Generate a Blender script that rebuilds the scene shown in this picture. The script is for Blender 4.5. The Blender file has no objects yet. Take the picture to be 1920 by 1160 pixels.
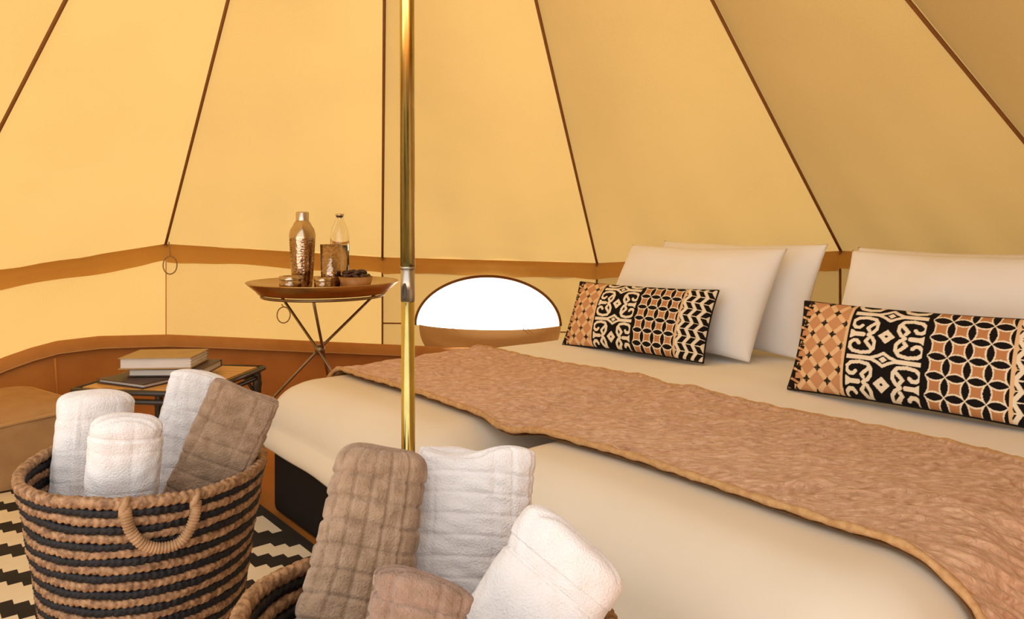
import bpy, bmesh, math, random
import numpy as np
from mathutils import Vector, Matrix

S = bpy.context.scene
COL = S.collection
random.seed(4); RNG = np.random.default_rng(4)
PI = math.pi

# ---------------------------------------------------------------- camera, world, sun, exposure
F, YH, HC = 1400.0, 420.0, 0.95            # focal length in pixels (1920x1160), horizon row, eye height
cam = bpy.data.cameras.new('camera'); camo = bpy.data.objects.new('camera', cam); COL.objects.link(camo)
camo.location = (0, 0, HC); camo.rotation_euler = (PI/2, 0, 0)
cam.sensor_fit = 'HORIZONTAL'; cam.sensor_width = 36; cam.lens = 36*F/1920
cam.shift_y = -(580-YH)/1920; cam.clip_start = .02
S.camera = camo
S.view_settings.view_transform = 'Standard'; S.view_settings.look = 'None'
S.view_settings.gamma = 1; S.view_settings.use_curve_mapping = False
S.view_settings.exposure = 0.08

world = bpy.data.worlds.new('sky'); S.world = world; world.use_nodes = True
bg = world.node_tree.nodes['Background']
bg.inputs[0].default_value = (1.0, .985, .97, 1); bg.inputs[1].default_value = 1.65

sun = bpy.data.lights.new('sun', 'SUN'); suno = bpy.data.objects.new('sun', sun); COL.objects.link(suno)
sun.energy = 15.0; sun.angle = math.radians(1.5); sun.color = (1, .95, .88)
SUN_DIR = Vector((-.66, .36, .62)).normalized()       # towards the sun
suno.rotation_euler = SUN_DIR.to_track_quat('Z', 'Y').to_euler(); suno.location = (-6, 4, 9)

# ---------------------------------------------------------------- helpers
def lin(r, g, b):
    f = lambda c: c/12.92 if c <= .04045 else ((c+.055)/1.055)**2.4
    return (f(r/255), f(g/255), f(b/255), 1)

def P(x, y, Y):                              # photo pixel at depth Y -> point
    return Vector(((x-960)/F*Y, Y, HC-(y-YH)/F*Y))
def Pz(x, y, z):                             # photo pixel on the level z -> point
    Y = (HC-z)*F/(y-YH)
    return Vector(((x-960)/F*Y, Y, z))

def rng(seed): return np.random.default_rng(seed)
def fnoise(p, scale, seed, n=7):             # smooth noise about -1..1, p (...,3)
    r = rng(seed); out = 0
    for k in range(n):
        d = r.normal(size=3); d /= np.linalg.norm(d)
        out = out + np.sin(p@d*scale*(.6+.9*r.random())+r.random()*6.28)
    return out/math.sqrt(n)

def props(o, label=None, cat=None, group=None, kind=None):
    if label: o['label'] = label
    if cat: o['category'] = cat
    if group: o['group'] = group
    if kind: o['kind'] = kind
    return o

def empty(name, loc=(0, 0, 0), **kw):
    o = bpy.data.objects.new(name, None); COL.objects.link(o); o.location = loc
    o.empty_display_size = .05
    return props(o, **kw)

def obj(name, verts, faces, mats, parent=None, smooth=True, idx=None, **kw):
    """verts in world coordinates; one mesh object"""
    me = bpy.data.meshes.new(name)
    v = np.asarray(verts, float).reshape(-1, 3)
    if parent is not None:
        v = v-np.array(parent.get('_o', (0, 0, 0)))
    me.from_pydata(v.tolist(), [], [list(map(int, f)) for f in faces])
    if not isinstance(mats, (list, tuple)): mats = [mats]
    for m in mats: me.materials.append(m)
    if idx is not None: me.polygons.foreach_set('material_index', list(map(int, idx)))
    if smooth: me.polygons.foreach_set('use_smooth', [True]*len(me.polygons))
    me.update()
    o = bpy.data.objects.new(name, me); COL.objects.link(o)
    if parent is not None: o.parent = parent
    return props(o, **kw)

def root(name, loc, **kw):
    o = empty(name, loc, **kw); o['_o'] = tuple(loc); return o

def gridfaces(n, m, wrap_m=False, wrap_n=False, off=0):
    """(n,m) point grid -> quads"""
    f = []
    for i in range(n if wrap_n else n-1):
        a = i*m; b = ((i+1) % n)*m
        for j in range(m if wrap_m else m-1):
            k = (j+1) % m
            f.append((off+a+j, off+a+k, off+b+k, off+b+j))
    return f

class MB:
    def __init__(s): s.v = []; s.f = []
    def add(s, v, f):
        o = len(s.v); s.v += [tuple(p) for p in v]; s.f += [tuple(i+o for i in q) for q in f]; return s
    def tube(s, pts, r, seg=8, closed=False, rfun=None):
        pts = [Vector(p) for p in pts]; n = len(pts); V = []
        nrm = None
        for i, p in enumerate(pts):
            a = pts[(i-1) % n] if closed or i else pts[i]; b = pts[(i+1) % n] if closed or i < n-1 else pts[i]
            t = (b-a).normalized()
            if nrm is None:
                nrm = t.orthogonal().normalized()
            nrm = (nrm-t*nrm.dot(t)).normalized(); bn = t.cross(nrm)
            rr = rfun(i/(n-1)) if rfun else (r[i] if isinstance(r, (list, tuple)) else r)
            for k in range(seg):
                q = 2*PI*k/seg
                V.append(p+nrm*math.cos(q)*rr+bn*math.sin(q)*rr)
        f = gridfaces(n, seg, wrap_m=True, wrap_n=closed)
        if not closed: f += [tuple(range(seg))[::-1], tuple(range((n-1)*seg, n*seg))]
        return s.add(V, f)
    def lathe(s, prof, c, seg=40, cap=True):
        V = []
        for r, z in prof:
            for k in range(seg):
                q = 2*PI*k/seg; V.append((c[0]+r*math.cos(q), c[1]+r*math.sin(q), c[2]+z))
        f = gridfaces(len(prof), seg, wrap_m=True)
        if cap: f += [tuple(range(seg))[::-1], tuple(range((len(prof)-1)*seg, len(prof)*seg))]
        return s.add(V, f)
    def box(s, c, sx, sy, sz, rz=0, ch=0):
        """box centred on c, chamfered upright and level edges"""
        bm = bmesh.new(); bmesh.ops.create_cube(bm, size=1)
        for v in bm.verts: v.co = Vector((v.co.x*sx, v.co.y*sy, v.co.z*sz))
        if ch: bmesh.ops.bevel(bm, geom=bm.edges[:], offset=ch, segments=2, affect='EDGES', profile=.6)
        R = Matrix.Rotation(rz, 3, 'Z'); c = Vector(c)
        V = [R@v.co+c for v in bm.verts]; f = [[v.index for v in q.verts] for q in bm.faces]
        bm.free(); return s.add(V, f)
    def build(s, name, mat, parent=None, **kw): return obj(name, s.v, s.f, mat, parent, **kw)

def smooth_by_angle(o, deg=35):
    me = o.data; me.polygons.foreach_set('use_smooth', [True]*len(me.polygons))
    me.set_sharp_from_angle(angle=math.radians(deg)); return o

def catmull(pts, n):
    pts = [Vector(p) for p in pts]; out = []
    q = [pts[0]*2-pts[1]]+pts+[pts[-1]*2-pts[-2]]
    for i in range(1, len(q)-2):
        for k in range(n):
            t = k/n; a, b, c, d = q[i-1], q[i], q[i+1], q[i+2]
            out.append(.5*((2*b)+(c-a)*t+(2*a-5*b+4*c-d)*t*t+(3*b-a-3*c+d)*t**3))
    out.append(pts[-1]); return out

# ---------------------------------------------------------------- materials
def nodes(name):
    m = bpy.data.materials.new(name); m.use_nodes = True
    nt = m.node_tree; nt.nodes.clear()
    out = nt.nodes.new('ShaderNodeOutputMaterial')
    return m, nt, out
def N(nt, t, **kw):
    n = nt.nodes.new(t)
    for k, v in kw.items():
        if k in n.inputs: n.inputs[k].default_value = v
        else: setattr(n, k, v)
    return n
def noise_col(nt, c1, c2, scale, detail=4, coord='Object', stretch=None, lo=.35, hi=.65):
    tc = N(nt, 'ShaderNodeTexCoord'); vec = tc.outputs[coord]
    if stretch:
        mp = N(nt, 'ShaderNodeMapping'); mp.inputs['Scale'].default_value = stretch
        nt.links.new(vec, mp.inputs[0]); vec = mp.outputs[0]
    nz = N(nt, 'ShaderNodeTexNoise', Scale=scale, Detail=detail); nt.links.new(vec, nz.inputs['Vector'])
    cr = N(nt, 'ShaderNodeValToRGB'); cr.color_ramp.elements[0].position = lo; cr.color_ramp.elements[1].position = hi
    cr.color_ramp.elements[0].color = c1; cr.color_ramp.elements[1].color = c2
    nt.links.new(nz.outputs[0], cr.inputs[0]); return cr.outputs[0], nz.outputs[0], vec
def bump(nt, h, strength, dist=.002):
    b = N(nt, 'ShaderNodeBump', Strength=strength, Distance=dist); nt.links.new(h, b.inputs['Height']); return b.outputs[0]

def cloth(name, c, c2=None, rough=.9, sheen=0., fine=600, bstr=.3, metal=0., scale=9, bdist=.001):
    m, nt, out = nodes(name); c2 = c2 or tuple(min(1, x*.9) for x in c[:3])+(1,)
    col, nz, vec = noise_col(nt, c2, c, scale)
    b = N(nt, 'ShaderNodeBsdfPrincipled', Roughness=rough, Metallic=metal)
    b.inputs['Specular IOR Level'].default_value = .25
    b.inputs['Sheen Weight'].default_value = sheen
    nt.links.new(col, b.inputs['Base Color'])
    f = N(nt, 'ShaderNodeTexNoise', Scale=fine, Detail=2.); nt.links.new(vec, f.inputs['Vector'])
    nt.links.new(bump(nt, f.outputs[0], bstr, bdist), b.inputs['Normal'])
    nt.links.new(b.outputs[0], out.inputs[0]); return m

def plain(name, c, rough=.5, metal=0., spec=.5, bscale=None, bstr=.2, c2=None, scale=20):
    m, nt, out = nodes(name)
    b = N(nt, 'ShaderNodeBsdfPrincipled', Roughness=rough, Metallic=metal)
    b.inputs['Specular IOR Level'].default_value = spec
    col, nz, vec = noise_col(nt, c2 or tuple(x*.85 for x in c[:3])+(1,), c, scale)
    nt.links.new(col, b.inputs['Base Color'])
    if bscale:
        f = N(nt, 'ShaderNodeTexNoise', Scale=bscale, Detail=3.); nt.links.new(vec, f.inputs['Vector'])
        nt.links.new(bump(nt, f.outputs[0], bstr), b.inputs['Normal'])
    nt.links.new(b.outputs[0], out.inputs[0]); return m

def canvas(name, refl, trans, fac):
    """thin woven canvas: part of the light is reflected, part glows through"""
    m, nt, out = nodes(name)
    tc = N(nt, 'ShaderNodeTexCoord')
    nz = N(nt, 'ShaderNodeTexNoise', Scale=2.2, Detail=5.); nt.links.new(tc.outputs['Object'], nz.inputs['Vector'])
    fine = N(nt, 'ShaderNodeTexNoise', Scale=170., Detail=6.); nt.links.new(tc.outputs['Object'], fine.inputs['Vector'])
    mix = N(nt, 'ShaderNodeMath', operation='MULTIPLY_ADD'); nt.links.new(fine.outputs[0], mix.inputs[0]); mix.inputs[1].default_value = .8
    nt.links.new(nz.outputs[0], mix.inputs[2])
    def ramp(c):
        cr = N(nt, 'ShaderNodeValToRGB'); cr.color_ramp.elements[0].position = .45; cr.color_ramp.elements[1].position = 1.0
        cr.color_ramp.elements[0].color = tuple(x*.90 for x in c[:3])+(1,); cr.color_ramp.elements[1].color = c
        nt.links.new(mix.outputs[0], cr.inputs[0]); return cr.outputs[0]
    d = N(nt, 'ShaderNodeBsdfDiffuse'); t = N(nt, 'ShaderNodeBsdfTranslucent')
    nt.links.new(ramp(refl), d.inputs[0]); nt.links.new(ramp(trans), t.inputs[0])
    bn = bump(nt, fine.outputs[0], .15, .001)
    nt.links.new(bn, d.inputs['Normal']); nt.links.new(bn, t.inputs['Normal'])
    mx = N(nt, 'ShaderNodeMixShader'); mx.inputs[0].default_value = fac
    nt.links.new(d.outputs[0], mx.inputs[1]); nt.links.new(t.outputs[0], mx.inputs[2])
    nt.links.new(mx.outputs[0], out.inputs[0]); return m

M = {}
M['canvas'] = canvas('canvas', (.48, .255, .070, 1), (.300, .196, .066, 1), .42)
M['band'] = canvas('canvas_double', (.56, .30, .085, 1), (.80, .46, .11, 1), .5)
M['seam'] = cloth('seam_tape', (.22, .085, .018, 1))
M['groundsheet'] = cloth('groundsheet', (.46, .18, .035, 1), (.38, .14, .025, 1), rough=.7, scale=5, bstr=.15)
M['groundhem'] = cloth('groundsheet_hem', (.50, .22, .055, 1), (.43, .18, .04, 1), rough=.75, bstr=.15)
M['flap'] = canvas('flap_canvas', (.50, .28, .11, 1), (.4, .22, .07, 1), .15)
M['sand'] = plain('pale_sand', (.80, .77, .72, 1), 1, c2=(.72, .69, .64, 1), scale=1.5, bscale=30)
M['brass'] = plain('brass_tube', (.62, .50, .17, 1), .22, 1.)
M['steel'] = plain('steel_tube', (.52, .47, .40, 1), .34, 1.)
M['slot'] = plain('dark_slot', (.05, .035, .02, 1), .6)
M['duvet'] = cloth('cream_cotton', (.76, .68, .55, 1), (.73, .65, .52, 1), fine=900, bstr=.12, scale=4)
M['pillow'] = cloth('white_cotton', (.90, .88, .87, 1), (.88, .86, .84, 1), fine=900, bstr=.1)
M['black_fabric'] = cloth('black_base', (.010, .007, .006, 1), rough=.8)
M['mattress'] = cloth('mattress_cotton', (.8, .76, .7, 1))
M['white_towel'] = cloth('white_terry', (.75, .70, .675, 1), (.72, .67, .645, 1), sheen=.3, fine=380, bstr=.7, scale=30, bdist=.0025)
M['brown_towel'] = cloth('brown_terry', (.37, .24, .15, 1), (.265, .165, .095, 1), sheen=.25, fine=380, bstr=.9, scale=60, bdist=.003)
M['brown_towel2'] = cloth('taupe_terry', (.34, .22, .155, 1), (.25, .155, .10, 1), sheen=.25, fine=420, bstr=.9, scale=60, bdist=.003)
M['bench'] = cloth('tan_canvas', (.44, .25, .105, 1), (.38, .21, .085, 1), bstr=.25, scale=14)
M['piping'] = cloth('tan_piping', (.52, .30, .12, 1))
M['natural'] = plain('seagrass', (.42, .23, .105, 1), .6, c2=(.16, .07, .025, 1), scale=110, bscale=300, bstr=.5)
M['handle'] = plain('handle_cord', (.44, .25, .12, 1), .7, c2=(.30, .16, .065, 1), scale=60, bscale=300, bstr=.4)
M['dyed'] = plain('dyed_seagrass', (.012, .010, .012, 1), .55, spec=.3, c2=(.006, .005, .005, 1), scale=80, bscale=300, bstr=.5)
M['rug_black'] = cloth('rug_black', (.035, .028, .022, 1), (.022, .018, .014, 1), fine=500, bstr=.5)
M['rug_cream'] = cloth('rug_cream', (.80, .70, .52, 1), (.74, .64, .47, 1), fine=500, bstr=.5)
M['tray'] = plain('hammered_brass_tray', (.55, .36, .16, 1), .3, 1., bscale=60, bstr=.12)
M['rod'] = plain('bronze_rod', (.30, .21, .12, 1), .4, .9)
M['silver'] = plain('hammered_metal', (.56, .42, .28, 1), .2, 1.)
M['cap'] = plain('brushed_cap', (.62, .52, .44, 1), .3, 1.)
M['bowl'] = plain('warm_wood', (.50, .24, .07, 1), .5, c2=(.36, .16, .04, 1), scale=30)
M['date'] = plain('date_skin', (.06, .018, .010, 1), .35, c2=(.03, .010, .006, 1), scale=60, bscale=90, bstr=.5)
M['bamboo_black'] = plain('black_bamboo', (.018, .013, .010, 1), .3, c2=(.03, .018, .01, 1), scale=12)
M['paper'] = plain('page_edges', (.74, .66, .58, 1), .9, c2=(.62, .54, .47, 1), scale=3)
M['cover_tan'] = plain('ochre_cover', (.42, .25, .08, 1), .5)
M['cover_dark'] = plain('dark_cover', (.06, .03, .022, 1), .5)
M['cover_brown'] = plain('brown_cover', (.22, .12, .06, 1), .6)
M['crate'] = plain('rust_cloth', (.42, .17, .035, 1), .9)
M['cord'] = plain('tie_cord', (.33, .20, .08, 1), .8)
M['cushion_edge'] = cloth('cushion_black', (.014, .010, .008, 1), bstr=.2)
M['cushion_back'] = cloth('cushion_back', (.5, .36, .22, 1), bstr=.2)

def throw_mat():
    m, nt, out = nodes('plush_throw')
    col, nz, vec = noise_col(nt, (.54, .30, .165, 1), (.80, .53, .35, 1), 50, detail=6, stretch=(1, 3, 1), lo=.3, hi=.65)
    b = N(nt, 'ShaderNodeBsdfPrincipled', Roughness=.85); b.inputs['Specular IOR Level'].default_value = .2
    b.inputs['Sheen Weight'].default_value = .35; b.inputs['Sheen Tint'].default_value = (1, .75, .55, 1)
    nt.links.new(col, b.inputs['Base Color'])
    mp = N(nt, 'ShaderNodeMapping'); mp.inputs['Scale'].default_value = (1, 1.1, 1); nt.links.new(vec, mp.inputs[0])
    f = N(nt, 'ShaderNodeTexNoise', Scale=48., Detail=6., Distortion=1.4); nt.links.new(mp.outputs[0], f.inputs['Vector'])
    nt.links.new(bump(nt, f.outputs[0], .9, .008), b.inputs['Normal'])
    nt.links.new(b.outputs[0], out.inputs[0]); return m
M['throw'] = throw_mat()
M['throw_hem'] = cloth('throw_hem', (.58, .35, .16, 1), (.46, .25, .10, 1), bstr=.6, scale=90)

def weave_mat():
    m, nt, out = nodes('rattan_weave')
    col, nz, vec = noise_col(nt, (.40, .17, .03, 1), (.74, .40, .10, 1), 9, coord='Object', stretch=(1, 14, 1), lo=.3, hi=.7)
    b = N(nt, 'ShaderNodeBsdfPrincipled', Roughness=.4); nt.links.new(col, b.inputs['Base Color'])
    nt.links.new(b.outputs[0], out.inputs[0]); return m
M['rattan'] = weave_mat()

def glass_mat(name, col, ior=1.45):
    m, nt, out = nodes(name)
    b = N(nt, 'ShaderNodeBsdfPrincipled', Roughness=.02, IOR=ior)
    b.inputs['Base Color'].default_value = col; b.inputs['Transmission Weight'].default_value = 1
    tc = N(nt, 'ShaderNodeTexCoord'); nz = N(nt, 'ShaderNodeTexNoise', Scale=30.); nt.links.new(tc.outputs['Object'], nz.inputs[0])
    nt.links.new(bump(nt, nz.outputs[0], .03), b.inputs['Normal'])
    nt.links.new(b.outputs[0], out.inputs[0]); return m
M['glass'] = glass_mat('clear_glass', (.97, .96, .94, 1))
M['water'] = glass_mat('water', (.93, .91, .88, 1), 1.33)

def hammered():
    m, nt, out = nodes('hammered_silver')
    b = N(nt, 'ShaderNodeBsdfPrincipled', Roughness=.16, Metallic=1.)
    tc = N(nt, 'ShaderNodeTexCoord'); v = N(nt, 'ShaderNodeTexVoronoi', Scale=110.); nt.links.new(tc.outputs['Object'], v.inputs['Vector'])
    cr = N(nt, 'ShaderNodeValToRGB'); cr.color_ramp.elements[0].color = (.50, .36, .26, 1); cr.color_ramp.elements[1].color = (.28, .18, .11, 1)
    nt.links.new(v.outputs['Distance'], cr.inputs[0]); nt.links.new(cr.outputs[0], b.inputs['Base Color'])
    nt.links.new(bump(nt, v.outputs['Distance'], .35, .002), b.inputs['Normal'])
    nt.links.new(b.outputs[0], out.inputs[0]); return m
M['hammered'] = hammered()

def attr_mat():
    m, nt, out = nodes('printed_cotton')
    a = N(nt, 'ShaderNodeAttribute'); a.attribute_name = 'Print'
    tc = N(nt, 'ShaderNodeTexCoord'); nz = N(nt, 'ShaderNodeTexNoise', Scale=500.); nt.links.new(tc.outputs['Object'], nz.inputs['Vector'])
    b = N(nt, 'ShaderNodeBsdfPrincipled', Roughness=.9); b.inputs['Specular IOR Level'].default_value = .2
    nt.links.new(a.outputs['Color'], b.inputs['Base Color']); nt.links.new(bump(nt, nz.outputs[0], .3, .001), b.inputs['Normal'])
    nt.links.new(b.outputs[0], out.inputs[0]); return m
M['print'] = attr_mat()

# ---------------------------------------------------------------- tent shell
TC = Vector((-.25, 1.55, 0)); RT = 2.55; APEX = Vector((-.255, 1.55, 2.75))
def on_ring(px, R=RT):
    m = (px-960)/F; A = m*m+1; B = 2*(-m*TC.x-TC.y); c = TC.x**2+TC.y**2-R*R
    Y = (-B+math.sqrt(B*B-4*A*c))/2/A
    return Vector((m*Y, Y, 0))
corner, eave = [], []
for px, py in ((-150, 528), (310, 457), (717, 482), (1120, 493), (1578, 470), (2110, 490)):
    p = on_ring(px); corner.append(p); eave.append(HC-(py-YH)/F*p.y)
a0 = math.degrees(math.atan2(corner[-1].y-TC.y, corner[-1].x-TC.x)); a1 = math.degrees(math.atan2(corner[0].y-TC.y, corner[0].x-TC.x))-360
for k in range(1, 9):
    a = math.radians(a0+(a1-a0)*k/9); corner.append(TC+Vector((math.cos(a), math.sin(a), 0))*RT); eave.append(.80)
NC = len(corner)
DOOR = (8, 9, 10, 11)                                  # unseen doorway panels behind the camera, widened to let in more front daylight

DOOR_T = .86  # roof left off high above the doorway so more daylight enters
ceiling = root('ceiling', (0, 0, 0), kind='structure', label='yellow canvas roof of the bell tent with dark seams', cat='roof')
walls = {}
for s, lab in (('left', 'yellow canvas side wall at the far left of the tent'), ('back', 'low yellow canvas wall with brown eave band and arched window'),
               ('right', 'canvas side wall behind the pillows'), ('front', 'canvas wall behind the camera beside the doorway')):
    walls[s] = root('wall_'+s, (0, 0, 0), kind='structure', label=lab, cat='wall')
def side(i): return 'left' if i in (13, 0) else 'back' if i in (1, 2) else 'right' if i in (3, 4, 5) else 'front'

def roof_panel(i):
    j = (i+1) % NC
    A = corner[i]+Vector((0, 0, eave[i])); B = corner[j]+Vector((0, 0, eave[j]))
    nrm = (B-A).cross(APEX-A).normalized()
    if nrm.dot(APEX-Vector((TC.x, TC.y, 1.0))) > 0: nrm = -nrm           # inward and down
    n, m = 27, 21; V = []
    for a in range(n):
        t = -.012+1.012*a/(n-1)
        if i in DOOR: t = DOOR_T+(1-DOOR_T)*t
        for b in range(m):
            s = b/(m-1)
            base = A.lerp(B, s)
            p = base.lerp(APEX, t)
            w = math.sin(PI*s)
            p += nrm*(.035*w*math.sin(PI*min(1, max(0, t)*1.05)))
            q = math.sin(s*PI)**.5*(1-t)
            p += nrm*.004*math.sin(s*23+i*2+t*5)*math.exp(-t*7)*q
            p += nrm*.005*w*math.sin(3.1*s+7*t+i*1.7)
            V.append(p)
    obj('roof_panel', V, gridfaces(n, m), M['canvas'], ceiling)
for i in range(NC): roof_panel(i)
for i in range(NC):
    A = corner[i]+Vector((0, 0, eave[i])); t0 = DOOR_T if i in DOOR[1:] else 0
    inn = ((TC-corner[i]).normalized()*.6+Vector((0, 0, -.8)))*.006
    pts = [A.lerp(APEX, t0+(1-t0)*k/24)+inn+Vector((0, 0, -.010*math.sin(PI*k/24))) for k in range(25)]
    MB().tube(pts, .0062, 8).build('seam_tape', M['seam'], ceiling)
    MB().box(A+inn*2.2+Vector((0, 0, -.004)), .03, .012, .02, math.atan2(inn.y, inn.x)+PI/2, .004).build('corner_tab', M['seam'], ceiling)
MB().lathe([(.0, -.10), (.16, -.085), (.17, -.06), (.05, .03), (.0, .035)], APEX, 24, cap=False).build('apex_cap', M['band'], ceiling)

def wall_pt(i, s, z, off=0):
    j = (i+1) % NC
    p = corner[i].lerp(corner[j], s); inn = (TC-p).normalized()
    return Vector((p.x, p.y, z))+inn*off
def eave_z(i, s): return eave[i]*(1-s)+eave[(i+1) % NC]*s

WIN_I = 2                                        # the panel with the half-round window
# window outline on the panel, from the photograph
def plane_hit(i, x, y):
    A = corner[i]; B = corner[(i+1) % NC]; d = B-A; m = (x-960)/F
    s = (m*A.y-A.x)/(d.x-m*d.y); p = A+d*s
    return s, HC-(y-YH)/F*p.y
WL = plane_hit(WIN_I, 780, 607); WR = plane_hit(WIN_I, 1050, 612); WT = plane_hit(WIN_I, 918, 519)
ws, wa = (WL[0]+WR[0])/2, (WR[0]-WL[0])/2; wz = (WL[1]+WR[1])/2; wh = WT[1]-wz
panel_len = (corner[WIN_I+1]-corner[WIN_I]).length
def arch(k, n, grow=0.):
    a = PI*k/n
    return ws+(wa+grow/panel_len)*math.cos(a), wz+(wh+grow)*math.sin(a)

for i in range(NC):
    par = walls[side(i)]
    if i in DOOR: continue
    if i != WIN_I:
        n, m = 16, 25; V = []
        for a in range(n):
            for b in range(m):
                s = b/(m-1); z = eave_z(i, s)*a/(n-1)
                t = a/(n-1)
                off = .020*math.sin(PI*s)*math.sin(PI*t)+.006*math.sin(26*s+9*t)*math.exp(-6*min(s, 1-s))*math.sin(PI*s)
                V.append(wall_pt(i, s, z, off))
        obj('wall_panel', V, gridfaces(n, m), M['canvas'], par)
    else:
        cs, cz = ws, wz+.06; NR = 120; inner, outer = [], []
        for k in range(NR):
            a = 2*PI*k/NR; dx, dz = math.cos(a)/panel_len, math.sin(a)
            # hole: half ellipse above the chord
            lo, hi = 0, 2
            for _ in range(40):
                mid = (lo+hi)/2; x, z = cs+dx*mid, cz+dz*mid
                sg_ = max(0, 1-((x-ws)/wa)**2)
                if z >= wz-.031*sg_ and ((x-ws)/wa)**2+((z-wz)/wh)**2 <= 1: lo = mid
                else: hi = mid
            inner.append((cs+dx*lo, cz+dz*lo))
            lo, hi = 0, 3
            for _ in range(40):
                mid = (lo+hi)/2; x, z = cs+dx*mid, cz+dz*mid
                if 0 <= x <= 1 and 0 <= z <= eave_z(i, min(1, max(0, x))): lo = mid
                else: hi = mid
            outer.append((cs+dx*lo, cz+dz*lo))
        # snap the nearest outer points onto the panel's own corners
        for cx, czz in ((0, 0), (1, 0), (0, eave[i]), (1, eave[i+1])):
            k = min(range(NR), key=lambda q: (outer[q][0]-cx)**2+(outer[q][1]-czz)**2); outer[k] = (cx, czz)
        V = []
        for r in range(7):
            t = r/6
            for k in range(NR):
                x = inner[k][0]*(1-t)+outer[k][0]*t; z = inner[k][1]*(1-t)+outer[k][1]*t
                crease = .007*math.sin(30*(x-.9)+16*z)*math.exp(-((x-.93)/.16)**2)*math.sin(PI*t)
                V.append(wall_pt(i, x, z, .004*math.sin(PI*t)+crease))
        obj('wall_panel', V, gridfaces(7, NR, wrap_m=True), M['canvas'], par)
    # eave band: the second layer that hangs inside below the roof edge
    n, m = 7, 41; V = []
    dl, dr = (.085, .085)
    for a in range(n):
        t = a/(n-1)
        for b in range(m):
            s = b/(m-1); z = eave_z(i, s)-.004
            e = math.exp(-9*min(s, 1-s))
            drop = .084+.006*math.sin(11*s+i)+.010*e*math.sin(31*s+i)*math.sin(PI*s)
            if i == WIN_I: drop = min(drop, z-wz-wh*math.sqrt(max(0, 1-((s-ws)/(wa*1.1))**2))-.010) if abs(s-ws) < wa*1.1 else drop
            rip = (.004+.020*e)*math.sin(44*s+5*i)*t*min(1, 8*s, 8*(1-s))*.6
            V.append(wall_pt(i, s, z+.004-drop*t, .006+.030*min(1, t*2.5)+.004*t+rip))
    obj('eave_band', V, gridfaces(n, m), M['band'], par)
for i in range(NC):
    par = walls[side(i)]
    if i in DOOR[1:]: continue
    faint = i == 1
    pts = [corner[i]+(TC-corner[i]).normalized()*.018+Vector((0, 0, eave[i]*(.02+.98*k/10))) for k in range(11)]
    MB().tube(pts, .0022 if faint else .0055, 6).build('wall_seam', M['band'] if faint else M['seam'], par)
# cord loops hanging on the wall at the seams
for px, py, rr in ((315, 496, .036), (530, 588, .034)):
    p = on_ring(px); j = 1 if px > 312 else 0
    s = plane_hit(1, px, py); c = wall_pt(1, s[0], s[1], .055); d = (corner[2]-corner[1]).normalized()
    pts = [c+d*math.cos(2*PI*k/28)*rr*(.95 if py > 550 else .85)+Vector((0, 0, math.sin(2*PI*k/28)*rr*1.2)) for k in range(28)]
    mb = MB().tube(pts, .0032, 6, closed=True)
    mb.tube([c+Vector((0, 0, rr*1.15)), c+Vector((0, 0, rr*1.15+(.07 if py < 550 else .012)))-0*d+(corner[1]-TC).normalized()*.03], .0028, 6)
    mb.build('tie_loop', M['cord'], walls['back'])

# window 1: binding, zip line, hanging flap
win = root('window_1', (0, 0, 0), kind='structure', label='half-round open window in the back wall with its flap folded down', cat='window')
MB().tube([wall_pt(WIN_I, *arch(k, 48, .004), .008) for k in range(49)], .0075, 8).build('window_binding', M['seam'], win)
zx0, zx1 = 0.0, WL[0]
MB().tube([wall_pt(WIN_I, zx0+(zx1-zx0)*k/6, WL[1]+.004, .012) for k in range(7)], .0042, 6).build('window_zip', M['seam'], win)
MB().tube([wall_pt(WIN_I, WR[0]-.01+.05*k/3, WR[1]-.028, .012) for k in range(4)], .0035, 6).build('window_zip', M['seam'], win)
n, m = 18, 49; V = []
for a in range(n):
    t = a/(n-1)
    for b in range(m):
        k = b/(m-1); c = math.cos(PI*(1-k)); w = math.sqrt(max(0, 1-(t*.98)**2.2))
        x = ws+.01+(wa*.985)*(c if True else 0)*w*(1 if t < 1 else 0)+.0*t
        sag = -.026*math.sin(PI*k)**1.5*(1-t)-.004*k
        z = wz+.004+sag-(wh*.98)*t
        out = .012+.050*math.sin(PI*min(1, t*1.0))*(.5+.5*math.sin(PI*k))
        V.append(wall_pt(WIN_I, x, max(z, .02), out))
fl = obj('window_flap', V, gridfaces(n, m), M['flap'], win)
for px in (850, 982, 990):                      # little peg tips on the folded edge
    s = plane_hit(WIN_I, px, 612); p = wall_pt(WIN_I, s[0], wz-.030, .012)
    MB().tube([p, p+Vector((0, 0, .022))], .0022, 6).build('toggle', M['steel'], win)

# door 1: unseen opening behind the camera, made wide for daylight, flaps rolled at its sides
door = root('door_1', (0, 0, 0), kind='structure', label='open tent doorway behind the camera, widened for daylight, with rolled flaps', cat='door')
for i, s in ((DOOR[0], 0.02), (DOOR[-1], .98)):
    j = (i+1) % NC
    A = wall_pt(i, s, .02, .06); B = corner[i if s < .5 else j]+Vector((0, 0, eave[i])); B = B.lerp(APEX, DOOR_T)
    mid = Vector((A.x, A.y, eave[i]))
    MB().tube(catmull([A, mid, B], 8), .05, 12).build('door_flap', M['canvas'], door)

# ground outside, floor inside
bm = MB()
V = [(60*math.cos(2*PI*k/64), 60*math.sin(2*PI*k/64), -.03) for k in range(64)]
obj('ground', V, [range(64)], M['sand'], kind='structure', label='sunlit pale sand around the tent', cat='ground')
V = [Vector((c.x, c.y, 0)) for c in corner]
fl = obj('floor', V, [range(NC)], M['groundsheet'], smooth=False, kind='structure', label='brown groundsheet floor of the tent', cat='floor')

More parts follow.
